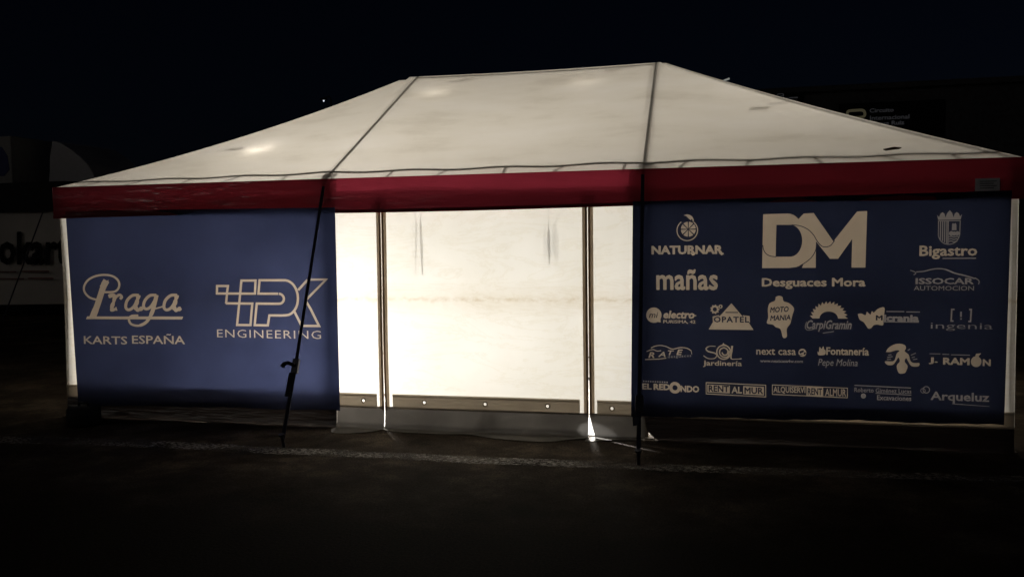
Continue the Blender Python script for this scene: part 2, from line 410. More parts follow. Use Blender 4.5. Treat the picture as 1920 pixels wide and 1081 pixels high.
# frame under the cloth
def frame_bar(name, pts, w, h=None):
    b = MB()
    for i in range(len(pts)-1): b.bar(pts[i], pts[i+1], w, h)
    return b.build(name, M['metal'], tent)
def under(p, k=.022): return Vector((p.x, p.y+.01, p.z-k))
for c, u in ((P1, 1), (P2, 2)):
    pts = [under(roof_pt(s, u), .015) for s in [k/10 for k in range(11)]]
    frame_bar('rafter', pts, .026, .024)
    frame_bar('rafter', [mirror(p) for p in pts], .020, .016)
frame_bar('ridge_beam', [under(roof_pt(.975, 1+k/10), .014) for k in range(11)], .022, .02)
frame_bar('hip_bar', [under(roof_pt(s, 2.975), .012) for s in [k/12 for k in range(13)]], .02, .015)
eb = MB()
NE = 80
for i in range(NE):
    a, b = 3*i/NE, 3*(i+1)/NE
    f = lambda u: under(roof_pt(.052 + .006*math.sin(u*21) , u), .012)
    eb.bar(f(a), f(b), .036, .020)
eb.build('eave_bar', M['metal'], tent)
tk = 0
for k in range(17):
    x = .30 + .49*k
    u = x/P1 if x < P1 else 1+(x-P1)/(P2-P1) if x < P2 else 2+(x-P2)/(8-P2)
    if u > 2.9 or abs(x-P1) < .1 or abs(x-P2) < .1: continue
    o = frame_bar('eave_tie', [under(roof_pt(.05, u), .008), under(roof_pt(.004, u+random.uniform(-.03,.03)), .006)], .016, .01)
    tk += 1
for x, y in ((.045,.05), (P1,.05), (P2,.05), (7.955,.05), (.045,D-.05), (P1,D-.05), (P2,D-.05), (7.955,D-.05)):
    b = MB(); b.box((x-.027, y-.027, 0), (x+.027, y+.027, HE-.03)); b.build('post', M['metal'], tent, bevel=.004)
    b = MB(); b.box((x-.07, y-.07, 0), (x+.07, y+.07, .008)); b.build('foot_plate', M['metal'], tent)
for u in (1, 2):
    p = roof_pt(.03, u); b = MB(); b.box((p.x-.055, p.y-.01, p.z-.11), (p.x+.055, p.y+.07, p.z-.022)); b.build('corner_bracket', M['metal'], tent, bevel=.008)

# valance with soft folds
def val_pt(side):
    def f(a, b):
        if side == 'front':
            x = lerp(-.035, 8.035, a); y = -.042 - .010*math.sin(x*2.1)*b - .006*math.sin(x*7+1)*b; z0 = HE+.004
        else:
            y = lerp(-.042, D+.042, a); x = (-.038 if side == 'left' else 8.038); z0 = HE+.004
        zb = U(900, 393).z + (.008*math.sin(x*1.3) if side == 'front' else 0)
        zb = zb + (-.02 if side == 'front' and x < 2.6 else 0)*0
        return (x, y, lerp(z0, zb, b))
    return f
for sd_ in ('front', 'left', 'right'):
    v = MB(); v.grid(val_pt(sd_), 90 if sd_ == 'front' else 20, 8); val = v.build('valance', M['red'], tent, True)
    if sd_ == 'front': front_val = val
zb_ = U(900, 393).z
v = MB(); v.grid(lambda a, b: (lerp(-.036, 8.036, a), val_pt('front')(a, 1)[1]-.003, lerp(U(900,393).z-.001, U(900,393).z+.028, b) + .008*math.sin(lerp(-.035, 8.035, a)*1.3)), 90, 1); v.build('valance_hem', M['red'], front_val, True)
c = U(1853, 346, -.06)
lb = MB(); lb.box((c.x-.085, -.0585, c.z-.045), (c.x+.075, -.056, c.z+.045)); care = lb.build('care_label', M['label'], tent)
lt = MB()
for k in range(4): lt.box((c.x-.055, -.0615, c.z-.026+.016*k), (c.x+.035+.02*(k % 2), -.0605, c.z-.022+.016*k))
lt.build('label_lines', M['labelprint'], care)
# repair tape on the roof
def roof_on(px, py):
    d = FW + RT*((px-PW/2)/FPX) + UP*((PH/2-py)/FPX); nrm = Vector((0, -(HR-HE), DP)).normalized()
    o = Vector((0, -.03, HE)); return CAM + d*((o-CAM).dot(nrm)/d.dot(nrm))
rp = [roof_on(*q) for q in ((1656,282),(1676,278),(1690,279),(1686,281),(1660,284))]
b = MB(); nz_ = Vector((0,-.48,.87)); b.add([p+nz_*.012 for p in rp]+[p+nz_*.006 for p in rp], [(0,1,2,3,4),(9,8,7,6,5)]+[(i,(i+1)%5,(i+1)%5+5,i+5) for i in range(5)])
b.build('repair_patch', M['patch'], tent)

# front wall: three panels meeting at two zips
def wavy(x, z): return .006*math.sin(x*3.1+z*1.7) + .003*math.sin(x*8.3-z*4)
def wall(x0, x1, name='front_wall', cloth='wall'):
    v = MB(); z0 = ZH0
    v.grid(lambda a, b: (lerp(x0, x1, a), wavy(lerp(x0, x1, a), lerp(z0, 1.97, b)), lerp(z0, 1.97, b)), max(8, int((x1-x0)*12)), 24)
    return v.build(name, M[cloth], tent, True)
GAP = .0035
panels = [wall(-.005, 2.70, 'front_wall', 'wall_side'), wall(2.7005, Z1-GAP), wall(Z1+GAP, Z2-GAP, 'door_panel'), wall(Z2+GAP, 5.3295), wall(5.33, 8.005, 'front_wall', 'wall_side')]
def strip(x0, x1, z0, z1, off, name, mtl, parent=tent):
    v = MB(); v.grid(lambda a, b: (lerp(x0, x1, a), wavy(lerp(x0, x1, a), lerp(z0, z1, b)) - off, lerp(z0, z1, b)), 3, 30)
    return v.build(name, mtl, parent, True)
for zx in (Z1, Z2):
    for sgn in (-1, 1):
        a, b = sorted((zx+sgn*GAP, zx+sgn*.044)); strip(a, b, ZH0-.02, 1.962, .004, 'zip_band', M['tan'])
        a, b = sorted((zx+sgn*GAP*.8, zx+sgn*.021)); strip(a, b, ZH0-.03, 1.965, .008, 'zip_tape', M['zip'])
# unseen cloth band added behind the valance to darken it over the side bays
for x0, x1 in ((-.02, P1+.10), (P2-.12, 8.02)):
    v = MB(); v.grid(lambda a, b: (lerp(x0, x1, a), -.016, lerp(U(900,388).z, HE+.002, b)), 20, 2); v.build('valance_dimmer_band', M['valance_dimmer'], tent)
# hem with eyelets
EY = [(683,752),(797,757),(910,758),(1027,761),(1148,768)]
def hem(x0, x1):
    holes = []
    for e in EY:
        p = U(*e)
        if x0 < p.x < x1:
            zc = (ZH0+ZH1)/2
            holes.append([(p.x+.013*math.cos(t), zc+.013*math.sin(t)) for t in [k*math.pi/6 for k in range(12)]])
    v2, gr = cut_cloth([(x0,ZH0-.012),(x1,ZH0-.012),(x1,ZH1),(x0,ZH1)], [], 0, .04, holes)
    o = sheet(v2, gr[-1], lambda x, z: wavy(x, z)-.010, 'hem_band', M['hem'], tent)
    for h in holes:
        cx = sum(q[0] for q in h)/12; cz = sum(q[1] for q in h)/12
        t = MB(); t.tube([(cx+.017*math.cos(k*math.pi/10), wavy(cx, cz)-.0125, cz+.017*math.sin(k*math.pi/10)) for k in range(21)], .005, 6, False)
        t.build('eyelet', M['chrome'], o, True)
    v = MB(); v.grid(lambda a, b: (lerp(x0, x1, a), wavy(lerp(x0, x1, a), ZH1)-.013, lerp(ZH1-.012, ZH1+.012, b)), 12, 2); v.build('hem_seam', M['seam'], tent, True)
for x0, x1 in ((0, Z1-.065), (Z1+.075, Z2-.075), (Z2+.065, 8)): hem(x0, x1)
# mud flaps reaching the ground
def flap(x0, x1, mtl, flare, tl=0, tl_pow=2, seed=0, tuck=False):
    def f(a, b):
        t = b; z = lerp(ZH0+.004, .004, min(1, t/.72)); tt = min(1, t/.72)
        xl = x0 + tl*tt**tl_pow; xr = x1
        if tuck and t > .74: xl = x0 - .01
        x = lerp(xl, xr, a)
        fl = flare*(1+.35*math.sin(x*2.3+seed)+.2*math.sin(x*6+seed*2)) * (.35+.65*min(1, (1-a if tuck else min(a, 1-a))*6+.15))
        y = -.004 - .02*t - fl*(max(0, (t-.70)/.30)**1.1 if tuck else max(0, (t-.55)/.45)**1.5) + .006*math.sin(x*9+seed)*t
        if t > .72: z = .004 + .003*(1+math.sin(x*14+seed))*(t-.72)/.28
        else: z += .010*math.sin(x*5+seed)*t*(1-t)
        return (x, y, max(.003, z))
    v = MB(); v.grid(f, max(8, int((x1-x0)*22)), 25); return v.build('mud_flap', mtl, tent, True)
flap(0, 2.716, M['flap_dark'], .10, seed=1)
flap(2.720, Z1-.002, M['flap'], .17, seed=2)
flap(Z1+.002, Z2-.006, M['flap'], .17, seed=3.3)
flap(Z2+.000, 5.352, M['flap'], .16, tl=.05, tl_pow=1.1, seed=5, tuck=True)
flap(5.354, 8, M['flap_dark'], .10, tl=.095, tl_pow=4, seed=7)
v = MB(); v.grid(lambda a, b: (lerp(.05, 7.95, a), lerp(.03, D-.06, b), .006+.003*math.sin(a*40)*math.sin(b*25)), 60, 30); v.build('bounce_sheet', M['floor'], tent, True)  # pale sheet added to brighten the zip gaps and bounce light upwards
# side and back walls
for x in (0, 8):
    v = MB(); v.grid(lambda a, b: (x, lerp(.02, D-.02, a), lerp(.02, 2.09, b)), 20, 10); v.build('side_wall', M['wall_plain'], tent, True)
v = MB(); v.grid(lambda a, b: (lerp(.0, 8, a), D, lerp(.02, 2.09, b)), 40, 10); v.build('back_wall', M['wall_plain'], tent, True)
# joints of the folding frame touching the cloth
for px, py in ((445,268),(1440,186),(862,152),(1140,133)):
    p = roof_on(px, py); b = MB(); b.tube([p+Vector((-.06,.05,-.13)), p+Vector((.06,.05,-.13))], .03, 10); b.build('frame_joint', M['metal'], tent, True)
# straps hanging loose a little behind the door panel
for px, y0, y1, r, yy in ((785,415,520,.007,.030), (1029,425,500,.012,.020)):
    a, b_ = U(px, y0, yy), U(px+2, y1, yy+.01)
    q = MB(); q.tube([a, a.lerp(b_, .3), a.lerp(b_, .6), b_], [.004,r,r,.003], 8); q.build('hanging_strap', M['strap'], tent, True)
    q = MB(); q.tube([a, Vector((a.x, .16, 2.0))], .003, 6); q.build('cord', M['strap'], tent)

# lights inside
for i, (x, y, z, w, r) in enumerate(LAMPS):
    t = thing('work_or_fill_light', ['warm tripod work light inside the marquee behind the left door zip', 'warm tripod work light inside the marquee behind the right door zip', 'added fill lamp inside the marquee at its right end', 'added fill lamp inside the marquee at its left end'][i], 'lamp', (x, y, 0), 'work lights inside the marquee')
    b = MB(); b.tube([(x, y, .35), (x, y, z-.16)], .014)
    for k in range(3):
        an = k*2.1+.5; b.tube([(x, y, .38), (x+.32*math.cos(an), y+.32*math.sin(an), .01)], .011)
    b.build('tripod', M['steel'], t)
    b = MB(); b.tube([(x, y, z-.18), (x, y, z-.14), (x, y, z-.125)], [.05,.07,.03], 14); b.build('lamp_base', M['steel'], t, True)
    ld = bpy.data.lights.new('lamp', 'POINT'); ld.energy = w; ld.shadow_soft_size = r; ld.color = (1, .96, .89)
    lo = bpy.data.objects.new('lamp', ld); COL.objects.link(lo); lo.location = (x, y, z); lo.parent = t; lo.matrix_parent_inverse = Matrix.Translation(-t.location)
# added unseen spot lamp aimed at the right zip foot to brighten its leak
a, q = Vector((4.22, .50, .26)), Vector((4.94, 0, .02))
t = thing('floodlight', 'small added spot lamp aimed at the foot of the right zip', 'lamp', (a.x, a.y, 0))
dd = (q-a).normalized()
b = MB(); b.bar(a-dd*.10, a-dd*.02, .16, .12); b.build('housing', M['steel'], t, bevel=.01)
b = MB(); b.tube([(a.x-.16, a.y+.06, .008), (a.x-.06, a.y+.05, .008), (a.x-.06, a.y+.05, a.z-.05)], .01, 8); b.build('bracket', M['steel'], t)
ld = bpy.data.lights.new('beam', 'SPOT'); ld.energy = 520; ld.spot_size = math.radians(13); ld.spot_blend = .5; ld.shadow_soft_size = .012; ld.color = (.95, .98, 1)
lo = bpy.data.objects.new('beam', ld); COL.objects.link(lo); lo.location = a; lo.rotation_euler = (-dd).to_track_quat('Z', 'Y').to_euler(); lo.parent = t; lo.matrix_parent_inverse = Matrix.Translation(-t.location)
for i, (x, y, w) in enumerate(HOT):
    s = (y+.03)/(DP+.03); z = lerp(HE, HR, s)-.20
    t = thing('hot_spot_lamp', ['small added lamp making a bright spot on the left roof slope', 'small added lamp making a bright spot beside the left ridge end', 'small added lamp making a bright spot beside the right ridge end'][i], 'lamp', (x, y, z), 'added lamps under the roof')
    b = MB(); b.tube([(x, y, z+.05), (x, y, z+.085)], .014, 8); b.build('socket', M['black'], t)
    ld = bpy.data.lights.new('bulb', 'POINT'); ld.energy = w; ld.shadow_soft_size = .03; ld.color = (1, .93, .82)
    lo = bpy.data.objects.new('bulb', ld); COL.objects.link(lo); lo.location = (x, y, z); lo.parent = t; lo.matrix_parent_inverse = Matrix.Translation(-t.location)

# ================================================================== BANNERS
YB = -.044
def banner_y(ph):
    return lambda x, z: YB - .014*math.sin(x*3.1+ph) * (1-min(1, max(0, (z-.2)/1.7)))**.5 - .006*math.sin(x*1.1+z*2.4+ph)
def banner(name, label, corners, arts, ph, step, cloth, xe):
    t = thing(name, label, 'banner', (sum(c.x for c in corners)/4, 0, corners[0].z), 'printed banners hung on the marquee front')
    v2, gr = cut_cloth([(c.x, c.z) for c in corners], arts, YB, step)
    fn0 = banner_y(ph); fn = lambda x, z: fn0(x, z) - .035*math.exp(-abs(x-xe)/.07)
    sheet(v2, gr[-1], fn, 'cloth', M[cloth], t)
    for k, a in enumerate(arts):
        if k in gr:
            o = sheet(v2, gr[k], fn, a.name, M['dimprint'] if a.dim else M['print'], t)
            if a.label: o['label'] = a.label
    return t
def arc(cx, cy, rx, ry, a0, a1, n=16):
    return [(cx+rx*math.cos(math.radians(lerp(a0, a1, k/n))), cy+ry*math.sin(math.radians(lerp(a0, a1, k/n)))) for k in range(n+1)]
def smooth(pts, n=6):
    out = []
    for i in range(len(pts)-1):
        p0, p1, p2, p3 = pts[max(0, i-1)], pts[i], pts[i+1], pts[min(len(pts)-1, i+2)]
        for k in range(n):
            t = k/n
            out.append(tuple(.5*(2*p1[j]+(p2[j]-p0[j])*t+(2*p0[j]-5*p1[j]+4*p2[j]-p3[j])*t*t+(3*p1[j]-p0[j]-3*p2[j]+p3[j])*t**3) for j in (0, 1)))
    return out+[pts[-1]]

# --- left banner
A = []
a = Art('script_lettering', 0, 380, 3.6025, 'cursive word with a long underline')
a.poly([(578,787),(586,768),(1222,766),(1214,785)])
a.stroke(smooth([(725,524),(705,560),(680,630),(655,700),(622,778)]), [44]*6+[40]*14+[44]*12)
a.poly([(678,560),(700,538),(740,520),(722,575),(700,590)])
a.stroke(smooth([(655,655),(605,638),(572,600),(572,560),(600,520),(650,495),(710,486),(770,496),(806,530),(806,572),(775,600),(705,603)]), 14)
a.stroke(smooth([(735,632),(775,624),(772,660),(756,705),(758,722),(790,715)]), [20,26,28,26,24,22,18]*5)
a.stroke(smooth([(768,660),(790,632),(812,622),(824,636),(812,650)]), 18)
def script_a(x):
    a.stroke(smooth([(x+92,624),(x+50,626),(x+14,660),(x+4,705),(x+22,722),(x+52,706),(x+80,662)]), 19)
    a.stroke(smooth([(x+92,622),(x+78,670),(x+70,712),(x+88,722),(x+115,708)]), [26,28,28,24,18]*5)
script_a(845); script_a(1095)
a.stroke(smooth([(1052,624),(1010,626),(976,660),(966,700),(984,716),(1012,702),(1040,660)]), 19)
a.stroke(smooth([(1054,622),(1040,675),(1020,740),(985,800),(935,828),(885,820),(868,790),(885,764),(930,760)]), [26]*14+[20]*10+[15]*30)
a.stroke([(1035,716),(1090,700)], 10)
A.append(a)
A.append(Art('lettering', 0, 380, 3.6025).text('KARTS', 573, 899, 862, 953, bold=.012))
A.append(Art('lettering', 0, 380, 3.6025).text('ESPAÑA', 893, 884, 1241, 953, bold=.012))
a = Art('outline_emblem', 380, 480, 4.913, 'three letters drawn as one continuous outline')
w = 21
a.stroke([(122,275),(227,275),(214,345),(118,345)], w, closed=True)
a.stroke([(214,345),(482,345),(492,224),(358,224),(302,637),(430,637),(454,437),(200,437)], w)
a.stroke([(216,345),(202,440)], w)
a.stroke([(700,345),(515,345),(530,222),(770,222)]+arc(765,382,115,160,-88,88)[1:]+[(720,545),(612,545),(594,637),(470,637),(496,437),(700,437)]+arc(705,391,46,46,88,-88)[1:], w)
a.stroke([(884,312),(972,218)], w); a.stroke([(985,216),(1140,216),(948,405),(990,480),(1064,637),(905,637),(840,498)], w)
A.append(a)
A.append(Art('lettering', 380, 480, 4.913).text('ENGINEERING', 118, 680, 1085, 754, spacing=1.12, bold=-.006))
cl = [U(149,758,YB), U(641,769,YB), U(632,389,YB), U(122,396,YB)]
banner('sponsor_banner', 'blue banner with cursive word and outlined three letter emblem, left of the doorway', cl, A, .4, .12, 'blue', cl[1].x)

# --- right banner
B = []
a = Art('fruit_emblem', 1180, 380, 6.004, 'sliced orange with a leaf above bold lettering')
a.ring(652, 310, 116, 11, -50, 235)
for k in range(8):
    t0 = 22.5+45*k
    a.poly([(664+10*math.cos(math.radians(t0)), 298+10*math.sin(math.radians(t0)))]+arc(664, 298, 84, 84, t0-18, t0+18, 6))
a.poly(smooth([(610,142),(655,132),(700,150),(724,190),(718,222),(706,180),(690,195),(655,165),(640,148)]))
B.append(a)
B.append(Art('lettering', 1180, 380, 6.004).text('NATURNAR', 245, 480, 1050, 580, bold=.045).stroke([(690,560),(712,585),(735,578)], 16).stroke([(1010,560),(1035,585),(1058,572)], 16))
B.append(Art('lettering', 1180, 380, 6.004).text('mañas', 300, 748, 995, 984, bold=.022))
a = Art('round_emblem', 1190, 540, 6.758, 'disc with two letters beside a slanted word')
a.disc(243, 341, 97).poly([(300,405),(325,380),(328,432),(290,425)]).text('mi', 180, 303, 298, 375, False, bold=.01, shear=.25)
B.append(a)
B.append(Art('lettering', 1190, 540, 6.758).text('electro', 362, 283, 760, 386, bold=.04, shear=.18).stroke([(735,345),(780,345)], 12))
B.append(Art('lettering', 1190, 540, 6.758).text('PURISIMA, 42', 362, 403, 770, 450, bold=.02))
a = Art('pyramid_emblem', 1190, 540, 6.758, 'pyramid with gears and dark lettering across it')
a.poly([(1225,190),(1362,350),(1430,412),(1505,525),(935,525),(1000,412),(1100,330)])
a.rect(1150, 300, 1310, 312, False)
a.poly([(985,358),(1070,340),(1040,432),(990,432)]); a.poly([(1370,340),(1455,350),(1460,432),(1400,432)])
a.text('OPATEL', 1000, 358, 1450, 434, False, bold=.03, spacing=1.15)
for cx, cy, r in ((1015,268,38), (1088,232,17)):
    a.ring(cx, cy, r, r*.62, n=20)
    for k in range(9): a.stroke([(cx+r*math.cos(k*.698), cy+r*math.sin(k*.698)), (cx+r*1.55*math.cos(k*.698), cy+r*1.55*math.sin(k*.698))], r*.42)
B.append(a)
a = Art('badge_emblem', 1410, 540, 6.758, 'uneven badge with two dark words')
a.poly(smooth([(300,110),(340,96),(385,112),(400,165),(470,190),(532,255),(515,330),(498,400),(485,450),(442,515),(445,605),(415,633),(388,612),(362,520),(300,492),(265,462),(188,445),(205,370),(200,270),(222,192),(288,160),(300,110)], 4))
a.text('MOTO', 228, 240, 466, 312, False, bold=.03, shear=.15, rise=12).text('MANIA', 230, 346, 490, 414, False, bold=.03, shear=.15, rise=12)
B.append(a)
a = Art('saw_emblem', 1410, 540, 6.758, 'half circular saw blade over a looping script word')
teeth = []
for k in range(15):
    t = 180+k*12.2
    teeth += [(975+205*math.cos(math.radians(t)), 385+185*math.sin(math.radians(t))), (975+245*math.cos(math.radians(t+9)), 385+222*math.sin(math.radians(t+9)))]
a.poly(teeth + [(1218,385)] + arc(975, 385, 118, 90, 0, -180, 14))
B.append(a)
B.append(Art('lettering', 1410, 540, 6.758, dim=True).text('CarpiGramin', 690, 405, 1265, 555, bold=.025, shear=.3).stroke(smooth([(690,430),(675,500),(710,535),(790,520)]), 9).stroke([(900,572),(1040,548)], 10))
a = Art('insect_emblem', 1630, 540, 6.757, 'winged insect beside outlined word')
a.poly(smooth([(-145,330),(-100,322),(-45,345),(-30,300),(-5,320),(20,335),(35,290),(60,310),(110,262),(190,243),(190,330),(182,400),(176,470),(110,462),(60,470),(30,505),(-8,513),(-40,470),(-70,430),(-120,400),(-145,330)], 3))
a.text('M', 85, 342, 172, 408, False, bold=.04)
B.append(a)
B.append(Art('lettering', 1630, 540, 6.757, dim=True).text('icrania', 182, 336, 630, 426, bold=.05).rect(176, 424, 628, 434))
B.append(Art('small_lettering', 1630, 540, 6.757, dim=True).rect(218, 290, 445, 303).rect(470, 294, 640, 306))
a = Art('bracket_emblem', 1630, 540, 6.757, 'square brackets round an exclamation mark', dim=True)
a.stroke([(1075,268),(1040,268),(1035,415),(1065,415)], 20).stroke([(1258,268),(1285,268),(1278,418),(1250,418)], 20).rect(1146, 296, 1168, 362).rect(1148, 378, 1168, 396)
B.append(a)
B.append(Art('lettering', 1630, 540, 6.757, dim=True).text('ingenia', 775, 440, 1555, 540, bold=-.008))
a = Art('car_outline_emblem', 1190, 540, 6.758, 'curved car outline over slanted capitals')
a.stroke(smooth([(150,805),(200,785),(240,780),(285,797),(335,790)]), 11).stroke(smooth([(205,760),(260,735),(325,725),(400,738),(478,768),(580,748),(660,755),(715,785)]), 11).stroke([(130,906),(300,898),(400,884)], 10).stroke([(715,785),(722,830)], 6)
for ch, x0, y0, x1, y1 in (('R',172,812,250,885), ('A',298,805,392,870), ('T',420,785,498,845), ('E',528,772,610,842)): a.text(ch, x0, y0, x1, y1, bold=.025, shear=.25)
B.append(a)
B.append(Art('small_lettering', 1190, 540, 6.758, dim=True).text('desguaces', 420, 852, 716, 895, bold=.01, spacing=1.2, rise=22))
a = Art('sun_spiral_emblem', 1190, 540, 6.758, 'word whose middle letter is a spiral')
a.stroke(smooth([(1025,735),(950,735),(905,765),(930,800),(1010,820),(1040,850),(1010,888),(930,890),(870,855)]), [10]*8+[17]*20+[11]*30)
a.ring(1128, 808, 88, 17, n=30).stroke(smooth([(1200,790),(1180,860),(1120,868),(1078,830),(1085,775),(1135,752),(1180,785),(1170,835),(1128,842),(1105,810)]), 17)
a.stroke(smooth([(1235,728),(1228,800),(1222,885),(1280,893),(1355,885)]), [22]*7+[17]*6+[10]*20).stroke([(1218,736),(1248,730)], 9)
a.poly([(1108,718),(1124,688),(1134,705),(1160,715),(1140,728)])
B.append(a)
B.append(Art('lettering', 1190, 540, 6.758).text('Jardinería', 865, 915, 1357, 1000, bold=.018))
B.append(Art('lettering', 1410, 540, 6.758).text('next casa', 53, 768, 556, 845, bold=.014))
a = Art('globe_emblem', 1410, 540, 6.758, 'small globe beside two plain words')
a.disc(640, 818, 50).poly([(600,800),(660,785),(655,810),(610,832)], False).poly([(665,810),(690,822),(672,845),(655,838)], False).stroke([(590,850),(640,846)], 8, False)
B.append(a)
B.append(Art('small_lettering', 1410, 540, 6.758, dim=True).text('www.nextcasa4w.com', 102, 902, 645, 942, bold=.02))
a = Art('drop_emblem', 1410, 540, 6.758, 'splashing drops beside bold lettering')
a.poly(smooth([(832,800),(850,812),(858,745),(885,770),(905,735),(918,775),(935,790),(930,840),(880,852),(840,845),(832,800)], 3))
B.append(a)
B.append(Art('lettering', 1410, 540, 6.758).text('Fontanería', 942, 752, 1485, 852, bold=.028))
B.append(Art('lettering', 1410, 540, 6.758, dim=True).text('Pepe Molina', 838, 900, 1342, 1015, bold=.006, shear=.22))
a = Art('tree_figure_emblem', 1630, 540, 6.757, 'trunk shaped figure with leaf arms')
a.poly(smooth([(212,812),(245,760),(310,718),(385,704),(450,722),(466,760),(450,800),(500,840),(525,920),(570,945),(635,945),(625,985),(540,985),(495,925),(470,885),(452,930),(490,985),(475,1045),(450,1078),(380,1078),(352,985),(390,930),(372,880),(340,930),(300,975),(230,975),(202,932),(300,930),(330,900),(350,830),(385,795),(340,790),(270,812),(212,812)], 3))
B.append(a)
for x0, y0, x1, y1 in ((245,850,285,842),(232,880,300,866),(228,905,280,900),(530,850,590,822),(540,880,580,870),(555,905,610,896),(490,790,520,770)):
    B.append(Art('leaf_mark', 1630, 540, 6.757, dim=True).stroke([(x0,y0),(x1,y1)], 12))
a = Art('lettering', 1630, 540, 6.757, 'capitals with a fruit in place of one letter')
B.append(Art('lettering', 1630, 540, 6.757).text('J.', 755, 875, 868, 962, bold=.04))
a.text('RAM', 932, 882, 1268, 972, bold=.04).text('N', 1432, 892, 1532, 978, bold=.04)
a.disc(1350, 925, 66, ry=68).poly([(1335,870),(1345,825),(1412,818),(1385,850),(1370,872)])
B.append(a)
B.append(Art('small_lettering', 1630, 540, 6.757, dim=True).rect(762, 828, 900, 838).rect(925, 832, 1010, 842).rect(1035, 836, 1270, 846))
a = Art('lettering', 1190, 690, 4.571, 'bold word with an oversized round letter')
a.text('EL', 65, 133, 145, 184, bold=.03).text('RED', 162, 133, 303, 187, bold=.045).text('NDO', 393, 142, 552, 199, bold=.045).ring(346, 163, 36, 27)
B.append(a)
a = Art('small_lettering', 1190, 690, 4.571, dim=True)
for k in range(11): a.rect(72+20*k, 105+k*.5, 84+20*k, 117+k*.5)
B.append(a)
a = Art('framed_lettering', 1190, 690, 4.571, 'bold capitals in a double frame')
a.poly([(608,122),(1124,134),(1124,240),(608,226)]).poly([(614,129),(1118,141),(1118,233),(614,219)], False)
a.poly([(622,142),(815,146),(815,213),(622,208)]).poly([(930,148),(1106,152),(1106,224),(930,218)])
a.text('RENT', 632, 148, 808, 204, False, bold=.03).text('AL', 830, 154, 920, 212, bold=.03).text('MUR', 940, 158, 1100, 214, False, bold=.03)
B.append(a)
a = Art('framed_lettering', 1190, 690, 4.571, 'narrow capitals in a long single frame')
a.poly([(1174,146),(1826,162),(1826,250),(1174,234)]).poly([(1180,153),(1820,168),(1820,243),(1180,227)], False)
a.poly([(1474,160),(1617,164),(1617,240),(1474,236)])
a.text('ALQUISERVI', 1186, 162, 1464, 224, bold=.02).text('RENT', 1484, 170, 1608, 230, False, bold=.03).text('ALMUR', 1634, 174, 1812, 236, bold=.015)
B.append(a)
B.append(Art('ruled_lettering', 1560, 690, 5.333, 'faint words between thin ruled lines', dim=True).stroke([(225,180),(790,192)], 9).stroke([(440,254),(795,262)], 8).text('Roberto Giménez Lucas', 225, 202, 795, 248, bold=.012).text('Excavaciones', 455, 272, 795, 322, bold=.02).disc(318, 285, 26))
B.append(Art('lettering', 1560, 690, 5.333, dim=True).text('Arqueluz', 985, 238, 1567, 352, bold=.022))
B.append(Art('ring_emblem', 1560, 690, 5.333, dim=True).ring(945, 215, 32, 9).ring(912, 225, 22, 7))
B.append(Art('thin_rule', 1560, 690, 5.333, dim=True).stroke([(1200,358),(1570,374)], 6))
a = Art('monogram', 1400, 380, 6.004, 'two big interlocking letters')
a.poly([(177,120),(455,116)]+arc(455, 425, 205, 309, -88, -52, 6)[1:]+[(640,120),(752,116),(975,437),(1235,108),(1345,106),(1333,732),(1180,732),(1184,412),(1030,632),(938,632),(790,445),(780,470),(780,732),(625,732),(640,690),(560,722),(480,732),(167,732)])
a.poly([(330,242),(505,245)]+arc(490, 425, 135, 180, -85, 85, 14)+[(440,604),(322,604)], False)
a.stroke(smooth([(175,470),(185,525),(215,570),(265,596),(330,604)]), 9, False)
a.stroke(smooth([(505,245),(600,258),(690,300),(755,365),(790,425),(840,485),(890,498),(945,482),(990,425)]), 9, False)
a.stroke(smooth([(785,440),(778,530),(735,610),(665,670),(600,708)]), 9, False)
B.append(a)
B.append(Art('lettering', 1400, 380, 6.004).text('Desguaces Mora', 163, 845, 1333, 972, bold=.03))
a = Art('coat_of_arms', 1660, 380, 6.004, 'crowned striped shield', dim=True)
a.poly([(592,192),(576,132),(600,160),(618,120),(640,105),(662,125),(672,165),(690,120),(720,82),(748,118),(762,165),(776,125),(798,105),(820,122),(836,158),(858,128),(842,192)])
a.stroke([(595,200),(595,365)]+arc(714, 350, 119, 118, 172, 8, 14)+[(835,360),(838,200)], 9).stroke([(595,204),(838,204)], 9)
for k in range(4): a.rect(612+24*k, 208, 624+24*k, 415+14*k)
a.rect(700, 208, 710, 468)
a.poly([(745,310),(748,240),(758,228),(768,240),(785,228),(796,245),(798,310)]).disc(740, 345, 26).disc(772, 348, 24).disc(808, 345, 24)
for k in range(3): a.stroke(smooth([(712,385+26*k),(740,378+26*k),(770,388+26*k),(800,380+26*k),(822-8*k,386+26*k)]), 10)
B.append(a)
B.append(Art('lettering', 1660, 380, 6.004).text('Bigastro', 380, 478, 1027, 634, bold=.024))
B.append(Art('small_lettering', 1660, 380, 6.004, dim=True).rect(640, 618, 1015, 630))
B.append(Art('car_silhouette_emblem', 1660, 380, 6.004, 'single line of a car roof', dim=True).stroke(smooth([(275,757),(325,775),(340,795),(315,808)]), 10).stroke(smooth([(345,776),(430,770),(520,748),(600,740),(680,752),(780,792),(900,822),(1000,852)]), [12]*24+[15]*30).stroke(smooth([(1000,845),(1040,870),(1048,895),(1040,916)]), 12))
B.append(Art('lettering', 1660, 380, 6.004, dim=True).text('ISSOCAR', 338, 845, 988, 916, bold=.03))
B.append(Art('lettering', 1660, 380, 6.004, dim=True).text('AUTOMOCION', 318, 934, 990, 986, bold=.006))
cr_ = [U(1184,779,YB), U(1882,797,YB), U(1897,357,YB), U(1187,378,YB)]
banner('sponsor_banner', 'dark blue banner crowded with many sponsor emblems, right of the doorway', cr_, B, 2.1, .12, 'dim_navy', cr_[0].x)

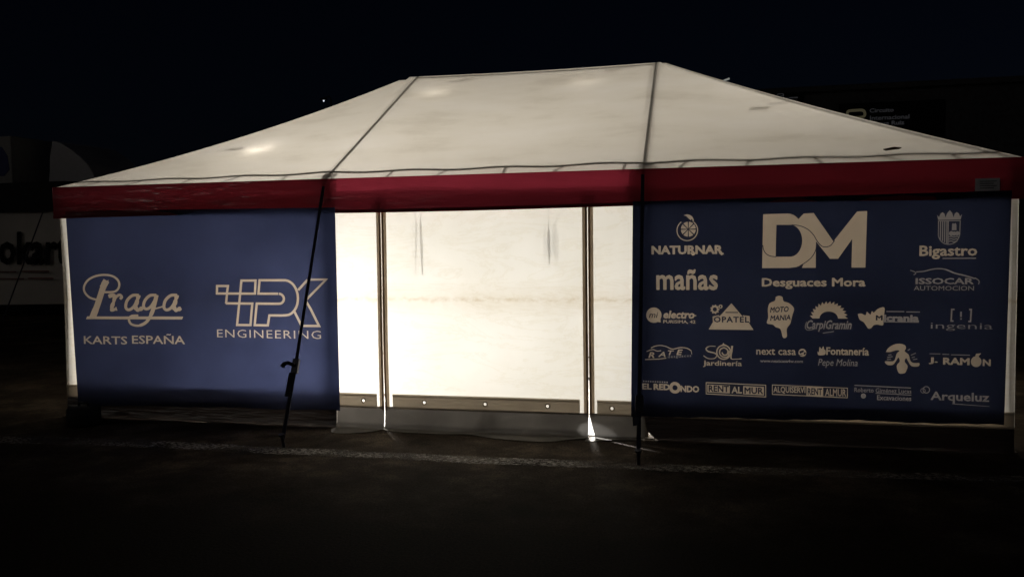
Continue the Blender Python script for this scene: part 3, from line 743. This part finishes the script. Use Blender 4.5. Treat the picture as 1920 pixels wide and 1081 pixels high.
# ================================================================== GUY STRAPS
def ratchet_strap(label, top, bot, kink, knob):
    t = thing('guy_strap', label, 'strap', bot, 'straps tying the marquee to the ground')
    top, bot = Vector(top), Vector(bot); k = top.lerp(bot, kink)
    b = MB(); b.bar(top, k, .027, .004, (0,1,0)); b.build('webbing', M['strap'], t)
    e = bot+Vector((0,0,.06))
    b = MB(); b.bar(k, e, .03, .005, (0,1,0)); b.build('webbing', M['strap'], t)
    # end of the webbing hanging double under the buckle
    b = MB(); b.bar(k+Vector((-.03,-.012,-.06)), k.lerp(e, .42)+Vector((-.018,-.012,0)), .045, .006, (0,1,0)); b.build('loose_end', M['strap'], t)
    d = (bot-top).normalized()
    b = MB(); b.bar(k-d*.05, k+d*.07, .055, .03, (0,1,0))
    if knob:
        b.tube([k+Vector((0,-.02,.0)), k+Vector((-.05,-.03,.02)), k+Vector((-.085,-.03,.012)), k+Vector((-.10,-.03,-.012))], [.016,.016,.018,.022], 8)
    b.build('ratchet_buckle', M['steel'], t, bevel=.004)
    b = MB(); b.tube([bot+Vector((0,.03,-.02)), bot+Vector((0,-.01,.10))], .013, 8); b.tube([bot+Vector((0,-.01,.10)), bot+Vector((0,-.014,.115))], .024, 8)
    b.build('ground_stake', M['steel'], t)
g1, g2 = G(530, 840), G(1197, 872)
ratchet_strap('black ratchet strap slanting across the banner with the cursive word', (P1+.0, -.065, 2.06), g1, .70, True)
ratchet_strap('black ratchet strap beside the banner crowded with emblems', (P2+.0, -.065, 2.08), g2, .80, False)

# ballast weight at the tent corner
c = G(158, 796)
t = thing('ballast_weight', 'round black weight at the foot of the far left corner post', 'weight', (c.x, c.y, 0))
b = MB(); b.tube([(c.x, c.y, 0), (c.x, c.y, .02), (c.x, c.y, .15), (c.x, c.y, .17), (c.x, c.y, .172)], [.12,.14,.14,.12,.03], 24); b.build('disc', M['black'], t, True)
b = MB(); b.tube([(c.x-.05, c.y, .165), (c.x-.045, c.y, .20), (c.x+.045, c.y, .20), (c.x+.05, c.y, .165)], .01, 8); b.build('handle', M['steel'], t, True)

# ================================================================== NEIGHBOUR TENT, TRUCK
YN = 9.6
M['grey_cloth'] = plain('grey_white_cloth', (.46,.43,.40), .7, var=.12, nscale=1.2)
M['ink'] = plain('black_ink', (.012,.012,.014), .6)
M['redink'] = plain('faint_red_ink', (.22,.10,.09), .6)
M['darkcloth'] = plain('black_cloth', (.012,.012,.013), .8)
M['truck'] = plain('white_truck_paint', (.46,.45,.47), .35, var=.06)
M['truck_box'] = plain('grey_truck_panel', (.30,.29,.27), .5, var=.1)
M['truck_blue'] = plain('blue_stripe_paint', (.03,.04,.16), .4)
M['glass'] = plain('dark_glass', (.01,.012,.015), .08, spec=.6)
M['sign'] = plain('black_sign_panel', (.004,.004,.005), .7, spec=.1)
M['concrete'] = plain('dark_render', (.045,.045,.05), .9, spec=.05)

xl, xr_ = U(-420, 500, YN).x, U(128, 500, YN).x
zt = U(50, 398, YN).z; zv = U(50, 342, YN).z
t = thing('neighbour_tent', 'closed white tent with black valance and big black lettering', 'tent', (xl, YN, 0))
b = MB(); b.grid(lambda a, q: (lerp(xl, xr_, a), YN+.03*math.sin(a*22)*(1-q), lerp(.18+.12*a, zt+.05, q)), 40, 8); wl_ = b.build('side_wall', M['grey_cloth'], t, True)
b = MB(); b.grid(lambda a, q: (lerp(xl-.05, xr_+.05, a), YN-.05-.02*math.sin(a*30)*q, lerp(zv, zt, q)), 40, 4); b.build('valance', M['darkcloth'], t, True)
dpn = 3.2; zr = zv+.02
b = MB(); b.add([(xl-.05,YN-.05,zv),(xr_+.05,YN-.05,zv),(xr_+.05,YN+dpn,zv),(xl-.05,YN+dpn,zv),(xl-.05,YN+dpn/2,zr+.05),(xr_-.2,YN+dpn/2,zr+.05)], [(0,1,5,4),(2,3,4,5),(1,2,5),(3,0,4)]); b.build('roof', M['darkcloth'], t)
for x in (xl+.05, xr_-.03):
    for y in (YN+.06, YN+dpn-.1):
        b = MB(); b.box((x-.03,y-.03,0),(x+.03,y+.03,zv)); b.build('post', M['metal'], t)
def flat_text(body, x0, y0, x1, y1, Y, name, mtl, parent, bold=0, shear=0, th=.006):
    mb = MB()
    for tri in text_tris(body, bold, shear):
        q = [U(lerp(x0, x1, a), lerp(y1, y0, bb), Y) for a, bb in tri]
        n_ = len(q); mb.add([(p.x, Y, p.z) for p in q]+[(p.x, Y+th, p.z) for p in q], [tuple(range(n_)), tuple(range(n_, 2*n_))[::-1]]+[(i,(i+1)%n_,(i+1)%n_+n_,i+n_) for i in range(n_)])
    return mb.build(name, mtl, parent)
flat_text('okart', -3, 434, 128, 497, YN-.05, 'lettering', M['ink'], t, .03)
b = MB()
for k, (x0, x1, y) in enumerate(((-60,30,508),(40,92,507),(-40,45,521),(52,100,520))):
    p, q = U(x0, y+3, YN-.045), U(x1, y, YN-.045); b.box((p.x, YN-.046, p.z), (q.x, YN-.04, q.z))
b.build('small_lettering', M['redink'], t)
p0, p1 = U(80, 398, YN-.4), U(4, 588, YN-1.2); p1.z = .02
t2 = thing('guy_rope', 'thin dark rope slanting across the black lettering', 'rope', p1)
b = MB(); b.tube([p0, p1], .014, 6); b.build('rope', M['strap'], t2)
b = MB(); b.tube([p1+Vector((0,0,-.1)), p1+Vector((.02,0,.14))], .02, 6); b.build('peg', M['steel'], t2)

YT = 14.0
def T(px, py): v = U(px, py, YT); return v.x, v.z
t = thing('parked_truck', 'white lorry with roof deflector behind the lettered tent', 'truck', (T(60, 0)[0], YT, 0))
x0, x1 = T(28, 330)[0], T(190, 330)[0]; zc = T(100, 345)[1]
cab = [(x0,.9),(x1-.05,.9),(x1,1.4),(x1-.02,zc-1.0),(x1-.22,zc-.05),(x1-.3,zc),(x0,zc)]
b = MB(); b.prism(cab, YT, YT+2.4); body = b.build('cab', M['truck'], t, bevel=.04)
dfl = [T(*q) for q in ((88,346),(90,320),(90,296),(95,263),(112,268),(130,280),(148,294),(162,309),(173,326),(178,346))]
b = MB(); b.prism(dfl, YT+.05, YT+2.35); b.build('roof_deflector', M['truck'], t, bevel=.03)
b = MB(); b.prism([(x1-.95, zc-1.05), (x1-.2, zc-1.05), (x1-.36, zc-.35), (x1-.95, zc-.35)], YT-.012, YT+.01); b.build('side_window', M['glass'], t)
b = MB(); b.add([(x1+.004,YT+.2,zc-1.02),(x1+.004,YT+2.2,zc-1.02),(x1-.19,YT+2.2,zc-.12),(x1-.19,YT+.2,zc-.12)], [(0,1,2,3)]); b.build('windscreen', M['glass'], t)
bx0, bx1 = T(-420, 300)[0], T(22, 300)[0]; bz = T(10, 255)[1]
b = MB(); b.box((bx0, YT, 1.1), (bx1, YT+2.5, bz)); box = b.build('cargo_box', M['truck_box'], t, bevel=.03)
sp = [T(*q) for q in ((-60,330),(8,330),(18,318),(14,292),(4,276),(-20,270),(-60,270))]
b = MB(); b.prism(sp, YT-.01, YT+.01); b.build('blue_graphic', M['truck_blue'], t)
for wx in (x1-.75, bx1-1.4, bx1-2.6):
    b = MB(); b.tube([(wx, YT+.02, .5), (wx, YT+.06, .5), (wx, YT+.30, .5), (wx, YT+.34, .5)], [.44,.5,.5,.44], 24); w_ = b.build('wheel', M['black'], t, True)
    b = MB(); b.tube([(wx, YT+.005, .5), (wx, YT+.03, .5)], [.24,.27], 18); b.build('rim', M['steel'], w_, True)
# slim boom of another rig further back
YR = 17
p0, p1 = U(158, 285, YR), U(232, 330, YR)
t = thing('barrier_arm', 'faint grey sloping bar right of the lorry', 'bar', (p1.x, YR, 0))
b = MB(); b.bar(p0+Vector((-.3,0,.15)), p1+Vector((.6,0,-.35)), .10, .10); b.build('arm', M['truck_box'], t, bevel=.01)
b = MB(); b.box((p1.x+.45, YR-.1, 0), (p1.x+.65, YR+.1, p1.z-.3)); b.build('post', M['truck_box'], t, bevel=.01)

# ================================================================== BUILDING WITH SIGNS BEHIND
YS = 19.0
def S_(px, py): v = U(px, py, YS); return v.x, v.z
x0, z0 = S_(1395, 165); x1, _ = S_(1960, 165); z1 = S_(1640, 168)[1]
t = thing('dark_building', 'black flat roofed building behind the tent at right', 'building', (x0, YS, 0))
b = MB(); b.box((x0, YS, 0), (x1, YS+6, z1)); b.build('wall', M['concrete'], t)
b = MB(); b.box((x0-.12, YS-.12, z1), (x1+.12, YS+6.1, z1+.16)); b.build('roof', M['concrete'], t, bevel=.02)
def emit(name, col, st):
    m_, n, l, out = mat(name); e = n.new('ShaderNodeEmission'); e.inputs[0].default_value = (*col, 1); e.inputs[1].default_value = st
    l.new(e.outputs[0], out.inputs[0]); return m_
M['gold'] = emit('glowing_yellow_sign_print', (1,.88,.52), .035)  # sign print made to glow faintly so it shows in the dark
M['signwhite'] = emit('glowing_grey_sign_print', (.92,.92,1), .017)  # grey print with the same added glow
def sign(label, px0, py0, px1, py1, fn):
    a, c = U(px0, py1, YS-.08), U(px1, py0, YS-.08)
    s = thing('sign_board', label, 'sign', ((a.x+c.x)/2, YS-.05, a.z), 'circuit signs on the dark building')
    b = MB(); b.box((a.x, YS-.08, a.z), (c.x, YS-.004, c.z)); b.build('panel', M['sign'], s, bevel=.01)
    fn(s)
def art_mesh(a, Y, mtl, parent, th=.02):
    mb = MB()
    for p, on in a.plane(Y):
        if area(p) < 0: p = p[::-1]
        n_ = len(p); mb.add([(x, Y, z) for x, z in p]+[(x, Y+th, z) for x, z in p], [tuple(range(n_)), tuple(range(n_, 2*n_))[::-1]]+[(i,(i+1)%n_,(i+1)%n_+n_,i+n_) for i in range(n_)])
    return mb.build(a.name, mtl, parent)
def big(s):
    Y = YS-.10
    a = Art('looped_emblem', 1540, 160, 8.727)
    a.stroke(smooth([(430,560),(425,500),(430,430),(470,412),(560,410),(660,410),(705,440),(708,500),(660,525),(560,528),(470,530),(430,560)]), 44)
    a.stroke(smooth([(600,590),(660,585),(700,600),(708,660),(660,700),(560,705),(470,700),(430,680)]), 44)
    art_mesh(a, Y, M['gold'], s)
    for tx, q in (('Circuito', (790,372,1185,440)), ('Internacional', (795,485,1440,558)), ('Roque Ruiz', (795,583,1358,672))):
        art_mesh(Art('lettering', 1540, 160, 8.727).text(tx, *q, bold=.012 if tx != 'Roque Ruiz' else .03), Y, M['signwhite'], s)
sign('black sign with yellow looped emblem and three lines of grey lettering', 1572, 186, 1772, 262, big)
def small(s):
    Y = YS-.10
    art_mesh(Art('looped_emblem', 1340, 120, 8.727).stroke(smooth([(1025,545),(1025,500),(1060,488),(1115,492),(1125,525),(1075,530),(1030,560)]), 16).stroke([(1065,552),(1118,552)], 14), Y, M['signwhite'], s)
    a = Art('lettering', 1340, 120, 8.727)
    for x0_, x1_ in ((1145,1195),(1212,1290),(1298,1360)): a.rect(x0_, 543, x1_, 564)
    art_mesh(a, Y, M['signwhite'], s)
sign('small black sign with tiny grey emblem just above the roof edge', 1448, 170, 1506, 196, small)

# ================================================================== FAR LAMPS
M['lit'] = emit('lit_lamp_glass', (.85,.9,1), .9)
M['lit_dim'] = emit('dim_lit_lamp_glass', (.9,.92,.85), .22)
def street_lamp(label, px, py, Y, r):
    p = U(px, py, Y)
    t = thing('street_lamp', label, 'lamp', (p.x, Y, 0), 'far lamps in the dark')
    b = MB(); b.tube([(p.x+.5, Y, 0), (p.x+.5, Y, p.z+.1), (p.x+.4, Y, p.z+.28), (p.x+.05, Y, p.z+.22)], [.08,.05,.04,.03], 8); b.build('pole', M['concrete'], t, True)
    b = MB(); b.box((p.x-.22, Y-.12, p.z+.07), (p.x+.22, Y+.12, p.z+.2)); b.build('lamp_head', M['concrete'], t, bevel=.03)
    b = MB(); b.tube([(p.x, Y, p.z+.07), (p.x, Y, p.z+.02), (p.x, Y, p.z-.03)], [r, r, r*.5], 10); b.build('lamp_glass', M['lit'], t, True)
street_lamp('tiny far lamp above the left roof slope', 607, 190, 45, .05)
street_lamp('tiny glint just above the far left roof corner, built as a far lamp', 173, 331, 50, .045)  # stands in for the glint of a bolt
a_, c_ = U(1353, 152.5, 18), U(1368, 148, 18)
t = thing('floodlight', 'small pale floodlight on a far pole just over the right roof slope', 'lamp', (a_.x, 18, 0))
b = MB(); b.tube([((a_.x+c_.x)/2, 18.1, 0), ((a_.x+c_.x)/2, 18.1, a_.z)], .05, 8); b.build('pole', M['concrete'], t)
b = MB(); b.bar((a_.x, 18, a_.z-.01), (c_.x, 18, c_.z+.01), .06, .045); b.build('lamp_glass', M['lit_dim'], t, bevel=.01)
b = MB(); b.bar((a_.x, 18.06, a_.z), (c_.x, 18.06, c_.z+.02), .06, .07); b.build('housing', M['concrete'], t)
